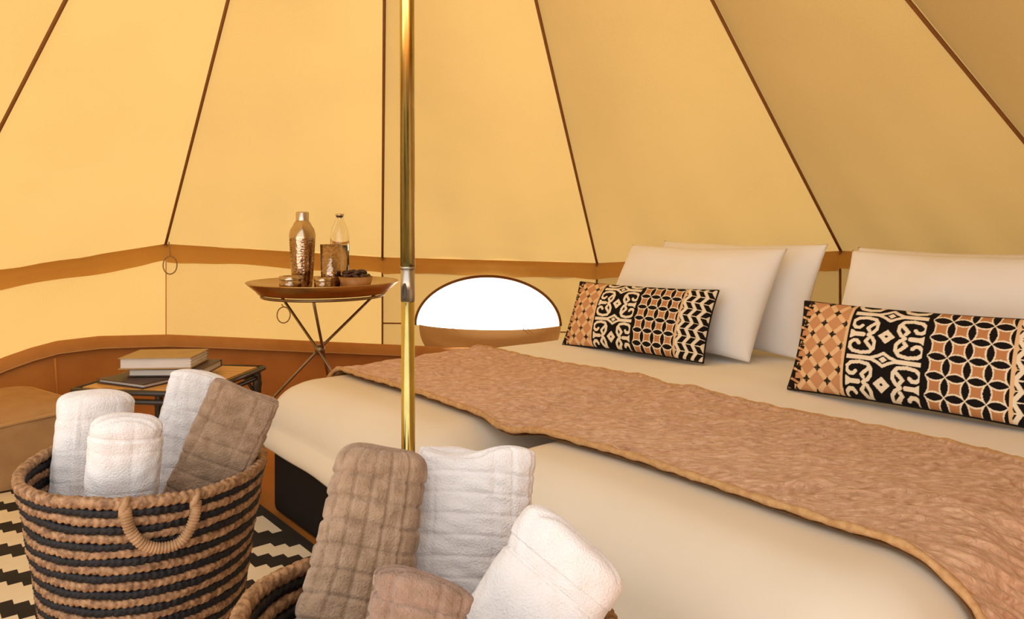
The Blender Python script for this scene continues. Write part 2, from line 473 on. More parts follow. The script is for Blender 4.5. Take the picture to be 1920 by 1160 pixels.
# groundsheet sides (a low bucket wall with a folded hem)
def wall_at(px):
    for i in range(NC):
        s, z = plane_hit(i, px, 500)
        p = corner[i].lerp(corner[(i+1) % NC], s)
        if -1e-6 <= s <= 1+1e-6 and p.y > .3: return p
tops = [(-150, 716), (-60, 694), (0, 669), (50, 652), (100, 639), (180, 630), (310, 627), (430, 632), (560, 638), (717, 645), (830, 650), (980, 652), (1120, 655), (1350, 645), (1570, 640), (1900, 660), (2100, 680)]
ring = []
for px, py in tops:
    p = wall_at(px); p = p+(TC-p).normalized()*.05
    ring.append((p, HC-(py-YH)/F*p.y, px))
for i in (5, 6, 7, 8, 9, 10, 11, 12, 13):
    if i == 5: continue
    p = corner[i]+(TC-corner[i]).normalized()*.05
    ring.append((p, .06 if i in (8, 9, 10, 11, 12) else .34, None))
n = len(ring)
def ringv(prof, inset):
    V = []
    for p, z, px in ring:
        inn = (TC-p).normalized()
        for fz, dz, o in prof:
            lean = (.05 if px is not None and px < 120 else 0)
            V.append(Vector((p.x, p.y, 0))+inn*(o+inset+lean*(1-fz))+Vector((0, 0, max(.004, z*fz+dz))))
    return V
base = root('baseboard_back', (0, 0, 0), kind='structure', label='brown groundsheet edge turned up around the foot of the canvas wall', cat='groundsheet')
pr = [(0, .004, .09), (.06, 0, .055), (.3, 0, .045), (.6, 0, .03), (.85, 0, .012), (1, -.012, .006)]
obj('groundsheet_side', ringv(pr, 0), gridfaces(n, len(pr), wrap_n=True), M['groundsheet'], base)
pr = [(1, -.052, .034), (1, -.03, .030), (1, -.004, .020), (1, .002, .010), (1, -.004, .002)]
obj('groundsheet_hem', ringv(pr, 0), gridfaces(n, len(pr), wrap_n=True), M['groundhem'], base)
MB().tube([v for v in ringv([(1, -.051, .038)], 0)][:17], .003, 6).build('hem_stitching', M['piping'], base)
for px in (90, 300, 800):
    p = wall_at(px); inn = (TC-p).normalized(); z = HC-(632 if px < 700 else 649)/F*p.y+YH/F*p.y
    pts = [p+inn*(.05+.055+.035*(1-k/4)+(.05*(1-k/4) if px < 120 else 0))+Vector((0, 0, (z-.09)*k/4+.01)) for k in range(5)]
    MB().tube(pts, .004, 6).build('corner_weld', M['groundhem'], base)

# ---------------------------------------------------------------- pole
pb = P(765.5, 850, 1.55); pt = P(763, 0, 1.55)
def pole_at(z): return pb+(pt-pb)*((z-pb.z)/(pt.z-pb.z))
b0 = pole_at(.012)
pole = root('tent_pole', tuple(b0), label='tall brass coloured tent pole standing in front of the two beds', cat='tent pole')
zj = P(765, 502, 1.55).z; zl = P(765, 575, 1.55).z
MB().tube([pole_at(zj), pole_at(2.66)], .0152, 32).build('upper_tube', M['brass'], pole, label='brass upper tube')
MB().tube([pole_at(zl+.012), pole_at(zj+.004)], .0145, 32).build('joint_sleeve', M['steel'], pole, label='grey steel joint sleeve')
MB().tube([pole_at(.03), pole_at(zl+.02)], .0140, 32).build('lower_tube', M['brass'], pole)
MB().tube([pole_at(zj-.002), pole_at(zj+.003)], .0158, 32).build('collar', M['steel'], pole)
MB().tube([pole_at(.012), pole_at(.02), pole_at(.034)], [.03, .03, .017], 24).build('foot_plate', M['steel'], pole)
c = P(760, 545, 1.55); c.y -= .0150; R = [(math.cos(2*PI*k/24), math.sin(2*PI*k/24)) for k in range(24)]
V = []
for dy, s in ((.004, 1.0), (-.0015, 1.0), (-.0015, .72), (.0, .62)):
    for x, z in R: V.append(c+Vector((x*.0052*s+.0, dy+.3*(x*.0052*s)**2/.015, z*.017*s)))
obj('spring_clip', V, gridfaces(4, 24, wrap_m=True)+[tuple(range(72, 96))], M['slot'], pole)

# ---------------------------------------------------------------- beds
U = Vector((.643, -.766, 0)); W = Vector((.766, .643, 0))       # along the bed head, and from foot to head
def UV(u, v, z): return U*u+W*v+Vector((0, 0, z))
def rrect(a, b, rc, n):
    """rounded rectangle, n points, parametrised the same for every inset"""
    out = []
    seg = n//4
    for q, (sx, sy) in enumerate(((1, 1), (-1, 1), (-1, -1), (1, -1))):
        cx, cy = sx*max(0, a-rc), sy*max(0, b-rc)
        for k in range(seg):
            t = PI/2*q+PI/2*k/seg; out.append((cx+rc*math.cos(t), cy+rc*math.sin(t)))
    return out
def dense_loop(a, b, rc):
    o = rrect(a, b, rc, 48); o2 = []
    for k in range(48):
        p, q = o[k], o[(k+1) % 48]
        # long straight runs get many more points
        m = 24 if k % 12 == 11 else 1
        for j in range(m): o2.append((p[0]+(q[0]-p[0])*j/m, p[1]+(q[1]-p[1])*j/m))
    return o2
ZT = .45; WOB = .8
def top_noise(u, v): 
    return .006*math.sin(3.1*u+1.7*v)*math.sin(2.3*v-u)+.004*math.sin(7.3*u-4.1*v+1)
def duvet(u0, u1, v0, v1, hem, label, name='duvet', rc=.2, seed=1, foot_drop=.0):
    cu, cv = (u0+u1)/2, (v0+v1)/2; a, b = (u1-u0)/2, (v1-v0)/2
    prof = []                                    # inset, z
    er = .14
    for k in range(14): prof.append((min(a, b)-.003-(min(a, b)-.003-er)*k/13, 0))
    for k in range(1, 13):
        q = PI/2*k/12; prof.append((er*(1-math.sin(q)), -er*(1-math.cos(q))))
    ns = 12
    for k in range(1, ns+1): prof.append((-.022*math.sin(k/ns*2.2)-.004*k/ns, -er-(ZT-er-hem)*k/ns))
    prof.append((.004, -(ZT-hem)+.004))
    V = []; m = None
    for q, (d, dz) in enumerate(prof):
        loop = dense_loop(max(a-d, .001), max(b-d, .001), max(rc-d*.7, .002) if d < rc*1.3 else .002); m = len(loop)
        per = 0
        for k, (x, y) in enumerate(loop):
            px, py = loop[k-1]; per += math.hypot(x-px, y-py)
            u, v = cu+x, cv+y
            z = ZT+dz+top_noise(u, v)*(1 if dz > -.02 else max(0, 1+dz/.1))
            fall = max(0, -dz-.06)
            ang = math.atan2(y, x)
            wob = .022*fall/.4*(math.sin(9*(u-v)+seed)+.6*math.sin(17*(u+.7*v)+2*seed))
            nx, ny = (x/math.hypot(x, y), y/math.hypot(x, y)) if x or y else (0, 0)
            V.append(UV(u+nx*wob*WOB, v+ny*wob*WOB, z))
    o = obj(name, V, gridfaces(len(prof), m, wrap_m=True), M['duvet'], label=label, cat='duvet')
    return o
FAR = (-2.42, -1.43, .935, 2.79); NEAR = (-1.36, -.38, .95, 2.79)
for (u0, u1, v0, v1), lab in ((FAR, 'bed farther from the camera, black base showing at its foot'), (NEAR, 'bed nearer the camera under the hanging end of the throw')):
    o = UV((u0+u1)/2, (v0+v1)/2, 0)
    bed = root('bed', tuple(o), label=lab, cat='bed')
    for nm, mt, z0, z1, ins, insf in (('bed_base', 'black_fabric', .004, .27, .012, .05), ('mattress', 'mattress', .272, .42, .13, .13)):
        A = UV((u0+u1)/2, (v0+insf+v1-.04)/2, (z0+z1)/2)
        MB().box(A, (u1-u0)-2*ins, (v1-.04)-(v0+insf), z1-z0, -math.atan2(.766, .643), .02).build(nm, M[mt], bed, smooth=False)
duvet(*FAR, .245, 'cream duvet on the far bed, hem ending above the black base', seed=1, rc=.13)
duvet(*NEAR, .06, 'cream duvet on the near bed, hanging close to the floor', seed=4, rc=.16)

def sheet():
    n, m = 120, 60; V = []; e = .006; er = .14; arcl = er*PI/2
    full = (NEAR[1]-FAR[0])-2*er+2*arcl+.12
    for a in range(n):
        d = full*a/(n-1)-.06
        if d < arcl:
            q = max(0, d)/arcl*PI/2; u = FAR[0]+er-(er+e)*math.cos(q); z = ZT-er+(er+e)*math.sin(q)+min(0, d)
        elif d > full-.12-arcl:
            q = min(arcl, full-.12-d)/arcl*PI/2; q = max(0, q); u = NEAR[1]-er+(er+e)*math.cos(q); z = ZT-er+(er+e)*math.sin(q)+min(0, full-.12-d)
        else: u = FAR[0]+er+(d-arcl); z = ZT+e
        for b in range(m):
            v = 1.70+.98*b/(m-1)
            k = max(0, min(1, (z-ZT+.02)/.02))
            w = .0022*math.sin(9*u+5*v)*math.sin(14*v-6*u)+.0016*math.sin(31*u-12*v)*math.sin(9*v)
            V.append(UV(u, v, z+(top_noise(u, v)+w)*k-(.018 if v < 1.76 else .018*max(0, 1-(v-1.76)/.05))*k))
    obj('bed_sheet', V, gridfaces(n, m), M['pillow'], label='white sheet spread over both beds between the throw and the pillows', cat='sheet')
sheet()

# throw across both beds
def throw():
    path = []                                    # (u, z)
    e = .016
    def arc(uc, zc, r, a0, a1, n): return [(uc+r*math.cos(a0+(a1-a0)*k/n), zc+r*math.sin(a0+(a1-a0)*k/n)) for k in range(n+1)]
    er = .14
    path += [(FAR[0]-.036, .24), (FAR[0]-.034, .28)]+arc(FAR[0]+er, ZT-er, er+e, PI, PI/2, 12)
    for k in range(1, 13): path.append((FAR[0]+er+(FAR[1]-.10-FAR[0]-er)*k/12, ZT+e))
    for k in range(1, 12):
        t = k/12; path.append((FAR[1]-.10+(NEAR[0]+.10-FAR[1]+.10)*t, ZT+e-.020*math.sin(PI*t)**2))
    for k in range(0, 14): path.append((NEAR[0]+.10+(NEAR[1]-er-NEAR[0]-.10)*k/13, ZT+e))
    path += arc(NEAR[1]-er, ZT-er, er+e, PI/2, 0, 14)
    path += [(NEAR[1]+.030+.016*math.sin(k*.5), ZT-er-(ZT-er-.13)*k/8) for k in range(1, 9)]
    # resample
    P2 = np.array(path); seg = np.r_[0, np.cumsum(np.hypot(*np.diff(P2, axis=0).T))]
    n, m = 820, 230
    t = np.linspace(0, seg[-1], n); pu = np.interp(t, seg, P2[:, 0]); pz = np.interp(t, seg, P2[:, 1])
    tu, tz = np.gradient(pu), np.gradient(pz); L = np.hypot(tu, tz); nu, nz = -tz/L, tu/L
    s = np.linspace(0, 1, m)
    bow = .03*np.sin(PI*np.clip((pu+2.4)/2.02, 0, 1))
    v0 = 1.185-bow*.9; v1 = 1.775+.006*np.sin(pu*6)
    vv = v0[:, None]*(1-s)+v1[:, None]*s
    uu = np.repeat(pu[:, None], m, 1); zz = np.repeat(pz[:, None], m, 1)
    tn = .006*np.sin(3.1*uu+1.7*vv)*np.sin(2.3*vv-uu)+.004*np.sin(7.3*uu-4.1*vv+1)
    flat = np.clip(nz, 0, 1)[:, None]
    tt = np.repeat(t[:, None], m, 1)
    wx = tt*.643+vv*.766; wy = -tt*.766+vv*.643            # the crinkles run from side to side of the tent
    q = np.stack([wx*.55, wy*1.5, 0*tt], -1)
    q2 = np.stack([wx*.42+.02*fnoise(q, 20, 8), wy*1.7+.010*fnoise(q, 30, 9), 0*tt], -1)
    fold = .0030*fnoise(q, 40, 3)+.0034*fnoise(q2, 110, 5, 11)+.0024*fnoise(q2, 190, 6, 11)
    # longer creases running across
    for (a, b, c, amp, wd) in ((1.9, 1.30, .50, .010, .010), (2.25, 1.50, -.9, .020, .014), (1.25, 1.25, .6, .007, .009), (2.38, 1.22, 1.1, .018, .014)):
        dd = (tt-a)-c*(vv-b); along = np.exp(-((vv-b)/.13)**2)
        fold += amp*np.exp(-(dd/wd)**2)*along-amp*.8*np.exp(-((dd-.018)/wd)**2)*along
    edge = np.minimum(s, 1-s)[None, :]
    gap = np.clip((pu[:, None]+1.39)/.16, -1, 1); h = .004+.014*(1-gap**2)*np.clip((vv-1.45)/.25, 0, 1)+fold*np.clip(edge/.03, .2, 1)+.006*(edge < .018)
    uu2 = uu+nu[:, None]*h; zz2 = zz+nz[:, None]*h+tn*flat
    X = uu2[..., None]*np.array(U)+vv[..., None]*np.array(W); X[..., 2] += zz2
    th = X.copy(); th[..., :] -= (nu[:, None, None]*np.array(U)+nz[:, None, None]*np.array((0, 0, 1)))*(h[..., None]+.006)
    o = root('throw_blanket', tuple(UV(-1.39, 1.47, .45)), label='tan plush throw laid across both beds below the cushions', cat='blanket')
    V = np.concatenate([X.reshape(-1, 3), th[::6, ::6].reshape(-1, 3)])
    a, b = th[::6, ::6].shape[:2]
    obj('plush_cloth', X.reshape(-1, 3), gridfaces(n, m), M['throw'], o)
    obj('lining', th[::6, ::6].reshape(-1, 3), gridfaces(a, b), M['throw_hem'], o)
    for side_k in (0, m-1):
        pts = [Vector(X[k, side_k])-Vector((0, 0, .003)) for k in range(0, n, 3)]
        sg = -1 if side_k == 0 else 1
        MB().tube([p+W*sg*.002 for p in pts], .0075, 8, rfun=lambda q: .0072+.0011*math.sin(q*1500)).build('hem', M['throw_hem'], o, label='stitched lighter hem')
throw()

# ---------------------------------------------------------------- pillows and printed cushions
def pillow_grid(n, m, w, h, thick, pinch=.06, pw=.42, seed=0, wr=.006):
    s = np.linspace(-1, 1, n)[:, None]; t = np.linspace(-1, 1, m)[None, :]
    s = np.sign(s)*np.abs(s)**.9; t = np.sign(t)*np.abs(t)**.9
    S2 = np.repeat(s, m, 1); T2 = np.repeat(t, n, 0)
    x = S2*w/2*(1-pinch*.5*(1-T2**2)*np.abs(S2)**2); y = T2*h/2*(1-pinch*(1-S2**2)*np.abs(T2)**2)
    env = np.clip((1-S2**2)*(1-T2**2), 0, 1)
    z = thick/2*env**pw
    p = np.stack([x, y, 0*x], -1)
    z = z+env**.3*wr*fnoise(p, 14, seed)+env**.5*wr*.35*fnoise(p, 40, seed+1)
    return x, y, np.maximum(z, 0), env
def pillow(name, BL, BR, h, lean, thick, mat, label, cat, n=60, m=40, seed=0, group=None, pw=.42, pinch=.06, wr=.006):
    """lower edge from BL to BR; lean = slope of the back tilt"""
    BL, BR = Vector(BL), Vector(BR); wd = (BR-BL); w = wd.length; wd.normalize()
    back = Vector((0, 0, 1)).cross(wd); back.z = 0; back.normalize()
    if back.y < 0: back = -back
    up = (Vector((0, 0, 1))+back*lean).normalized(); nr = wd.cross(up).normalized()
    if nr.y > 0: nr = -nr                        # towards the camera side
    c = (BL+BR)/2+up*h/2
    x, y, z, env = pillow_grid(n, m, w, h, thick, pinch, pw, seed, wr)
    x2, y2, z2, _ = pillow_grid(n, m, w, h, thick, pinch, pw, seed+9, wr)
    W3 = lambda x, y, z: x[..., None]*np.array(wd)+y[..., None]*np.array(up)+z[..., None]*np.array(nr)+np.array(c)
    A = W3(x, y, z).reshape(-1, 3); B = W3(x, y, -z2).reshape(-1, 3)
    f = gridfaces(n, m); fb = [q[::-1] for q in gridfaces(n, m, off=n*m)]
    return A, B, f, fb, c, (wd, up, nr, w)

def weld(o, d=.0004):
    bm = bmesh.new(); bm.from_mesh(o.data); bmesh.ops.remove_doubles(bm, verts=bm.verts, dist=d)
    bm.to_mesh(o.data); bm.free(); o.data.polygons.foreach_set('use_smooth', [True]*len(o.data.polygons))

pz = ZT+.012
specs = [((-2.23, 2.33), (-1.475, 2.33), .47, .64, .20, 'white pillow leaning behind the printed cushion of the far bed', 1),
         ((-2.17, 2.52), (-1.395, 2.52), .465, .52, .15, 'white pillow half hidden behind the front pillow of the far bed', 2),
         ((-1.23, 2.35), (-.47, 2.35), .46, .58, .20, 'white pillow leaning behind the printed cushion of the near bed', 3),
         ((-1.29, 2.55), (-.53, 2.55), .452, .50, .14, 'white pillow almost hidden behind the front pillow of the near bed', 4)]
for (a, b, h, ln, th, lab, sd) in specs:
    A, B, f, fb, c, fr = pillow('pillow', UV(a[0], a[1], pz), UV(b[0], b[1], pz), h, ln, th, None, lab, 'pillow', seed=sd*3, n=90, m=60, pw=.5, pinch=.085, wr=.010)
    o = obj('pillow', np.concatenate([A, B]), f+fb, M['pillow'], label=lab, cat='pillow'); weld(o)

# printed pattern, x 0..1 across, y 0..1 up
K_BLACK = np.array(lin(22, 16, 14)[:3]); K_CREAM = np.array(lin(240, 226, 200)[:3]); K_TAN = np.array(lin(202, 148, 104)[:3]); K_SAND = np.array(lin(230, 192, 146)[:3])
K_TAN2 = np.array(lin(190, 132, 84)[:3]); K_GREEN = np.array(lin(44, 38, 28)[:3])
def sdseg(x, y, pts):
    d = np.full(x.shape, 9.)
    for (x0, y0), (x1, y1) in zip(pts, pts[1:]):
        dx, dy = x1-x0, y1-y0; t = np.clip(((x-x0)*dx+(y-y0)*dy)/(dx*dx+dy*dy+1e-12), 0, 1)
        d = np.minimum(d, np.hypot(x-x0-t*dx, y-y0-t*dy))
    return d
def print_colour(x, y, asp):
    """x,y arrays in 0..1; asp = width / height"""
    C = np.zeros(x.shape+(3,)); C[:] = K_TAN
    z1, z2, z3 = .25, .55, .82
    # zone 1: tan lozenges on sand with small dark crosses, stepped black edge
    a = x*asp/.23; b = y/.24
    fa, fb = a % 1, b % 1
    loz = np.abs(fa-.5)+np.abs(fb-.5)
    m1 = x < z1
    C[m1] = K_SAND; C[m1 & (loz < .36)] = K_TAN
    fa2, fb2 = (a+.5) % 1, (b+.5) % 1
    C[m1 & (loz > .64) & ((np.abs(fa2-.5)+np.abs(fb2-.5)) < .36)] = K_TAN
    for oa, ob in ((.5, 0), (0, .5)):
        ca, cb = (a+oa) % 1-.5, (b+ob) % 1-.5
        cross = ((np.abs(ca) < .035) & (np.abs(cb) < .15)) | ((np.abs(cb) < .035) & (np.abs(ca) < .16)) | (np.abs(np.hypot(ca, cb)-.085) < .022)
        C[m1 & cross] = K_GREEN
    st = .036+.026*((y/.115) % 1 > .5)
    C[m1 & (x < st) & ((y/.115+x*9) % 1 > .22)] = K_BLACK
    C[m1 & (x > z1-.012)] = K_SAND
    # zone 2: cream scrolls on black
    m2 = (x >= z1) & (x < z2)
    C[m2] = K_BLACK
    X = (x-z1-(z2-z1)/2)*asp; hw = (z2-z1)/2*asp          # X in units of height
    per = .47; Y0 = (y+.08) % per; Yc = np.minimum(Y0, per-Y0)   # mirrored in each tile
    ax = np.abs(X)/hw
    Xn = np.abs(X)
    # scroll: hook around (0.60hw, .145)
    th = np.linspace(-.6, PI*1.45, 16)
    cx, cy, rx, ry = .60*hw, .125, .200*hw, .050
    big = [(.60*hw-.15*hw, .232), (.34*hw, .205), (.27*hw, .165), (.27*hw, .105), (.36*hw, .060), (.58*hw, .047), (.80*hw, .060), (.90*hw, .095), (.90*hw, .135), (.82*hw, .165), (.72*hw, .165), (.66*hw, .14)]
    d = sdseg(Xn, Yc, big)
    big2 = [(.34*hw, .105), (.44*hw, .140), (.50*hw, .165), (.45*hw, .19)]
    d = np.minimum(d, sdseg(Xn, Yc, big2))
    d = np.minimum(d, sdseg(Xn, Yc, [(.58*hw, .235), (.80*hw, .235), (.92*hw, .21)])-.004)
    C[m2 & (d < .0175)] = K_CREAM
    # band that steps round the centre diamonds
    d = sdseg(Xn, Yc, [(0, .062), (.14*hw, .030), (.30*hw, .006), (1.0*hw, .006)])
    C[m2 & (d < .015)] = K_CREAM
    d = sdseg(Xn, Yc, [(0, .118), (.10*hw, .094), (.0, .085)])
    dia = np.abs(np.abs(Xn)/(.22*hw)+np.abs(Yc-.195)/.062-1)
    dd = np.abs(Xn)/(.21*hw)+np.abs(Yc-per/2)/.075
    C[m2 & (dd < 1)] = K_CREAM; C[m2 & (dd < .22)] = K_BLACK
    dd2 = np.abs(Xn)/(.20*hw)+np.abs(Yc)/.06
    C[m2 & (dd2 < .75) & (dd2 > .5)] = K_BLACK; C[m2 & (dd2 < .5)] = K_CREAM
    C[m2 & ((x < z1+.010) | (x > z2-.016))] = K_BLACK
    # zone 3: overlapping circles
    m3 = (x >= z2) & (x < z3)
    g = (z3-z2)*asp/4
    a = ((x-z2)*asp/g) % 1; b = (y/g*.92+.3) % 1
    petal = np.zeros(x.shape, bool); line = np.zeros(x.shape, bool)
    for ox, oy in ((1.5, .5), (-.5, .5), (.5, 1.5), (.5, -.5)):
        q = np.hypot(a-ox, b-oy)
        petal |= q < .685; line |= np.abs(q-.725) < .042
    C[m3] = K_TAN2; C[m3 & petal] = K_BLACK; C[m3 & line & ~petal] = K_CREAM
    # zone 4: black stepped zigzag blocks on cream
    m4 = x >= z3
    C[m4] = K_CREAM
    p = .19; tri = np.abs((y/p) % 1-.5)*2
    xx = (x-z3)*asp+.062*tri
    k = xx % .112
    blk = (k < .066) & (np.abs(((y/p*2) % 1)-.5) < .44)
    C[m4 & blk] = K_BLACK
    C[m4 & (x-z3 < .012)] = K_SAND
    tri2 = (x-z3)*asp < .045-.045*tri
    C[m4 & tri2] = K_SAND
    return C

def cushion(BL, BR, h, lean, thick, label, seed):
    n, m = 430, 200
    A, B, f, fb, c, (wd, up, nr, w) = pillow('cushion', BL, BR, h, lean, thick, None, label, 'cushion', n=n, m=m, seed=seed)
    o = root('printed_cushion', tuple(c), label=label, cat='cushion')
    ctr = np.array(c); rel = A-ctr
    px = rel@np.array(wd)/w+.5; py = rel@np.array(up)/h+.5
    q = obj('printed_front', A, f, M['print'], o)
    colr = print_colour(px, py, w/h)
    at = q.data.color_attributes.new('Print', 'FLOAT_COLOR', 'POINT')
    at.data.foreach_set('color', np.concatenate([colr, np.ones((len(colr), 1))], 1).ravel())
    Bm = B.reshape(n, m, 3)[::5, ::5]
    if (n-1) % 5: pass
    ii = np.unique(np.r_[np.arange(0, n, 5), n-1]); jj = np.unique(np.r_[np.arange(0, m, 5), m-1])
    Bm = B.reshape(n, m, 3)[np.ix_(ii, jj)]
    obj('back_panel', Bm.reshape(-1, 3), [k[::-1] for k in gridfaces(len(ii), len(jj))], M['cushion_edge'], o, label='black cotton back')
    G = A.reshape(n, m, 3)
    per = [G[i, 0] for i in range(0, n, 4)]+[G[n-1, j] for j in range(0, m, 4)]+[G[i, m-1] for i in range(n-1, 0, -4)]+[G[0, j] for j in range(m-1, 0, -4)]
    MB().tube(per, .0035, 8, closed=True).build('piping', M['cushion_edge'], o)
    return o
p1, p2 = Vector((.206, 3.03, ZT+.012)), Vector((.672, 2.625, ZT+.012))
cushion(p1, p2, .275, .50, .13, 'oblong black, tan and cream printed cushion on the far bed', 21)
p1, p2 = Vector((.818, 2.215, ZT+.012)), Vector((.818+.47, 2.215-.50, ZT+.012))
cushion(p1, p2, .275, .45, .13, 'oblong black, tan and cream printed cushion on the near bed, cut by the frame', 33)

# ---------------------------------------------------------------- rug
def rug():
    cs = .031; u0, u1, v0, v1 = -3.20, -.55, -.60, .962
    nu, nv = int((u1-u0)/cs), int((v1-v0)/cs)
    V = []; idx = []
    for i in range(nu+1):
        for j in range(nv+1): V.append(UV(u0+(u1-u0)*i/nu, v0+(v1-v0)*j/nv, .012))
    f = gridfaces(nu+1, nv+1)
    for i in range(nu):
        for j in range(nv):
            # diagonal coordinates: a runs to the side, k runs away from the camera
            a = i-(nv-1-j); k = (nv-1-j)+i
            bend = abs(((a+60) % 44)-22)
            q = (k//2*1)-(bend//3)*0
            r = ((nv-1-j)-i) 
            # bands that follow the camera's left-right direction, with wedge swellings
            d = (i-j)                            # constant along lines running left-right
            e = (i+j)
            w = abs((e+10) % 56-28)              # 0..28
            band = ((d+2)//7) % 2; ph = (d+2) % 7
            lim = 3+(w < 10)+(w < 5) if band == 0 else 3-(w < 6)
            blk = ph < lim
            if j >= nv-1 or i == 0 or i == nu-1: blk = True
            idx.append(0 if blk else 1)
    off = len(V); per = [i*(nv+1) for i in range(nu+1)]+[nu*(nv+1)+j for j in range(1, nv+1)]+[i*(nv+1)+nv for i in range(nu-1, -1, -1)]+[j for j in range(nv-1, 0, -1)]
    V += [Vector(V[p])-Vector((0, 0, .011)) for p in per]
    L = len(per)
    for k in range(L): f.append((per[k], off+k, off+(k+1) % L, per[(k+1) % L])); idx.append(0)
    obj('patterned_rug', V, f, [M['rug_black'], M['rug_cream']], smooth=False, idx=idx, label='flat black and cream rug with stepped bands on the tent floor', cat='rug')
rug()

# ---------------------------------------------------------------- floor seat at the left edge
def bench():
    q = [(-1.57, 2.79), (-2.02, 2.44), (-2.34, 2.64), (-1.98, 3.03)]
    zt = [.275, .215, .26, .295]
    o = root('floor_cushion', (-2.0, 2.73, .013), label='low tan canvas floor seat with piped top edge at the left of the rug', cat='floor seat')
    c = Vector((sum(p[0] for p in q)/4, sum(p[1] for p in q)/4, 0))
    n = 26; loop = []
    for k in range(4):
        a, b = Vector(q[k]), Vector(q[(k+1) % 4]); za, zb = zt[k], zt[(k+1) % 4]
        for j in range(n):
            t = j/n; p = a.lerp(b, t); loop.append((p.x, p.y, za*(1-t)+zb*t))
    L = len(loop); sm = []
    for k in range(L):                            # round the corners
        acc = Vector((0, 0, 0)); 
        for d in range(-3, 4): acc += Vector(loop[(k+d) % L])
        sm.append(acc/7)
    V = []; prof = [(1.0, 'b', .0), (1.012, 'm', .3), (1.015, 'm', .6), (1.005, 'm', .88), (.995, 'm', .97), (.975, 't', .004), (.92, 't', .012), (.75, 't', .024), (.5, 't', .032), (.25, 't', .035), (.0, 't', .036)]
    for s, kd, val in prof:
        for k, p in enumerate(sm):
            x = c.x+(p.x-c.x)*s; y = c.y+(p.y-c.y)*s
            zm = p.z*s+.262*(1-s)
            z = .013 if kd == 'b' else zm*val if kd == 'm' else zm+val
            if kd == 'm': x += .006*math.sin(k*.7+val*7); 
            V.append((x, y, z))
    obj('cover', V, gridfaces(len(prof), L, wrap_m=True), M['bench'], o)
    MB().tube([(c.x+(p.x-c.x)*1.0, c.y+(p.y-c.y)*1.0, p.z*.985) for p in sm], .008, 8, closed=True).build('piping', M['piping'], o)
bench()

# ---------------------------------------------------------------- tray table and what stands on it
TY = 3.05; tc0 = P(607, 530, TY); tz = tc0.z; tr = 139*TY/F
tbl = root('tray_table', (tc0.x, tc0.y, .004), label='folding table with a round brass tray on crossed bronze legs', cat='table')
MB().lathe([(.0, -.012), (tr*.80, -.012), (tr*.86, -.006), (tr*.985, .006), (tr, .008), (tr, .004), (tr*.88, -.026), (tr*.84, -.040), (tr*.80, -.040), (.0, -.036)], (tc0.x, tc0.y, tz), 72, cap=False).build('tray', M['tray'], tbl)
lr = tr*.80; zr = tz-.050
MB().tube([(tc0.x+lr*math.cos(2*PI*k/64), tc0.y+lr*math.sin(2*PI*k/64), zr) for k in range(64)], .0055, 8, closed=True).build('support_ring', M['rod'], tbl)
zc = HC-(655-YH)/F*TY
for k, deg in enumerate((35, 155, 275)):
    a = math.radians(deg); d = Vector((math.cos(a), math.sin(a), 0))
    off = Vector((-d.y, d.x, 0))*.012
    top = Vector((tc0.x, tc0.y, zr))+d*lr*.98; X = Vector((tc0.x-.015, tc0.y, zc))+off
    t = (zr-.012)/(zr-zc); bot = top.lerp(X, t); bot = X+(bot-X)*.93; bot.z = .006
    MB().tube([top, X, bot], .0058, 10).build('leg', M['rod'], tbl)
MB().lathe([(.0, -.018), (.018, -.018), (.021, 0), (.018, .018), (.0, .018)], (tc0.x-.015, tc0.y, zc), 20, cap=False).build('hub', M['rod'], tbl)
TZ = tz-.0115
def at_tray(px, Y): return Vector(((px-960)/F*Y, Y, TZ))
# shaker
Y = 3.0; c = at_tray(567, Y); k = Y/F
sh = root('cocktail_shaker', tuple(c), label='tall hammered silver cocktail shaker with a cap on the tray', cat='shaker')
zt = lambda y: (YH-y)*k+HC-TZ
prof = [(.0, 0), (17.5*k, 0), (18.5*k, .006), (21*k, zt(500)), (23.6*k, zt(452)), (23.9*k, zt(445))]
MB().lathe(prof, c, 40, cap=False).build('beaker', M['hammered'], sh)
MB().lathe([(24*k, zt(446)), (24.2*k, zt(440)), (22*k, zt(430)), (17*k, zt(422)), (16*k, zt(419)), (12.5*k, zt(414)), (11.5*k, zt(413))], c, 40, cap=False).build('strainer_top', M['silver'], sh)
MB().lathe([(11.6*k, zt(415)), (12*k, zt(413)), (12*k, zt(399)), (11*k, zt(397)), (.0, zt(397)+.001)], c, 32, cap=False).build('cap', M['cap'], sh)
# bottle
Y = 3.14; c = at_tray(637, Y); k = Y/F; zt = lambda y: (YH-y)*k+HC-TZ
bo = root('glass_bottle', tuple(c), label='clear glass bottle of water with a metal stopper on the tray', cat='bottle')
op = [(.0, .0), (16.5*k, .0), (17.5*k, .006), (17.5*k, zt(440)), (16*k, zt(432)), (11*k, zt(420)), (7.5*k, zt(412)), (6.5*k, zt(408)), (6.5*k, zt(405))]
ip = [(5*k, zt(405)), (5.2*k, zt(409)), (9.5*k, zt(420)), (14.4*k, zt(432)), (15.9*k, zt(440)), (15.9*k, .010), (.0, .009)]
MB().lathe(op+ip, c, 36, cap=False).build('glass_body', M['glass'], bo)
MB().lathe([(.0, .0095), (15.7*k, .0105), (15.7*k, zt(460)), (.0, zt(460))], c, 36, cap=False).build('water', M['water'], bo)
MB().lathe([(4.5*k, zt(409)), (4.5*k, zt(405.2)), (8*k, zt(405)), (8*k, zt(401)), (.0, zt(400.4))], c, 24, cap=False).build('stopper', M['cap'], bo)
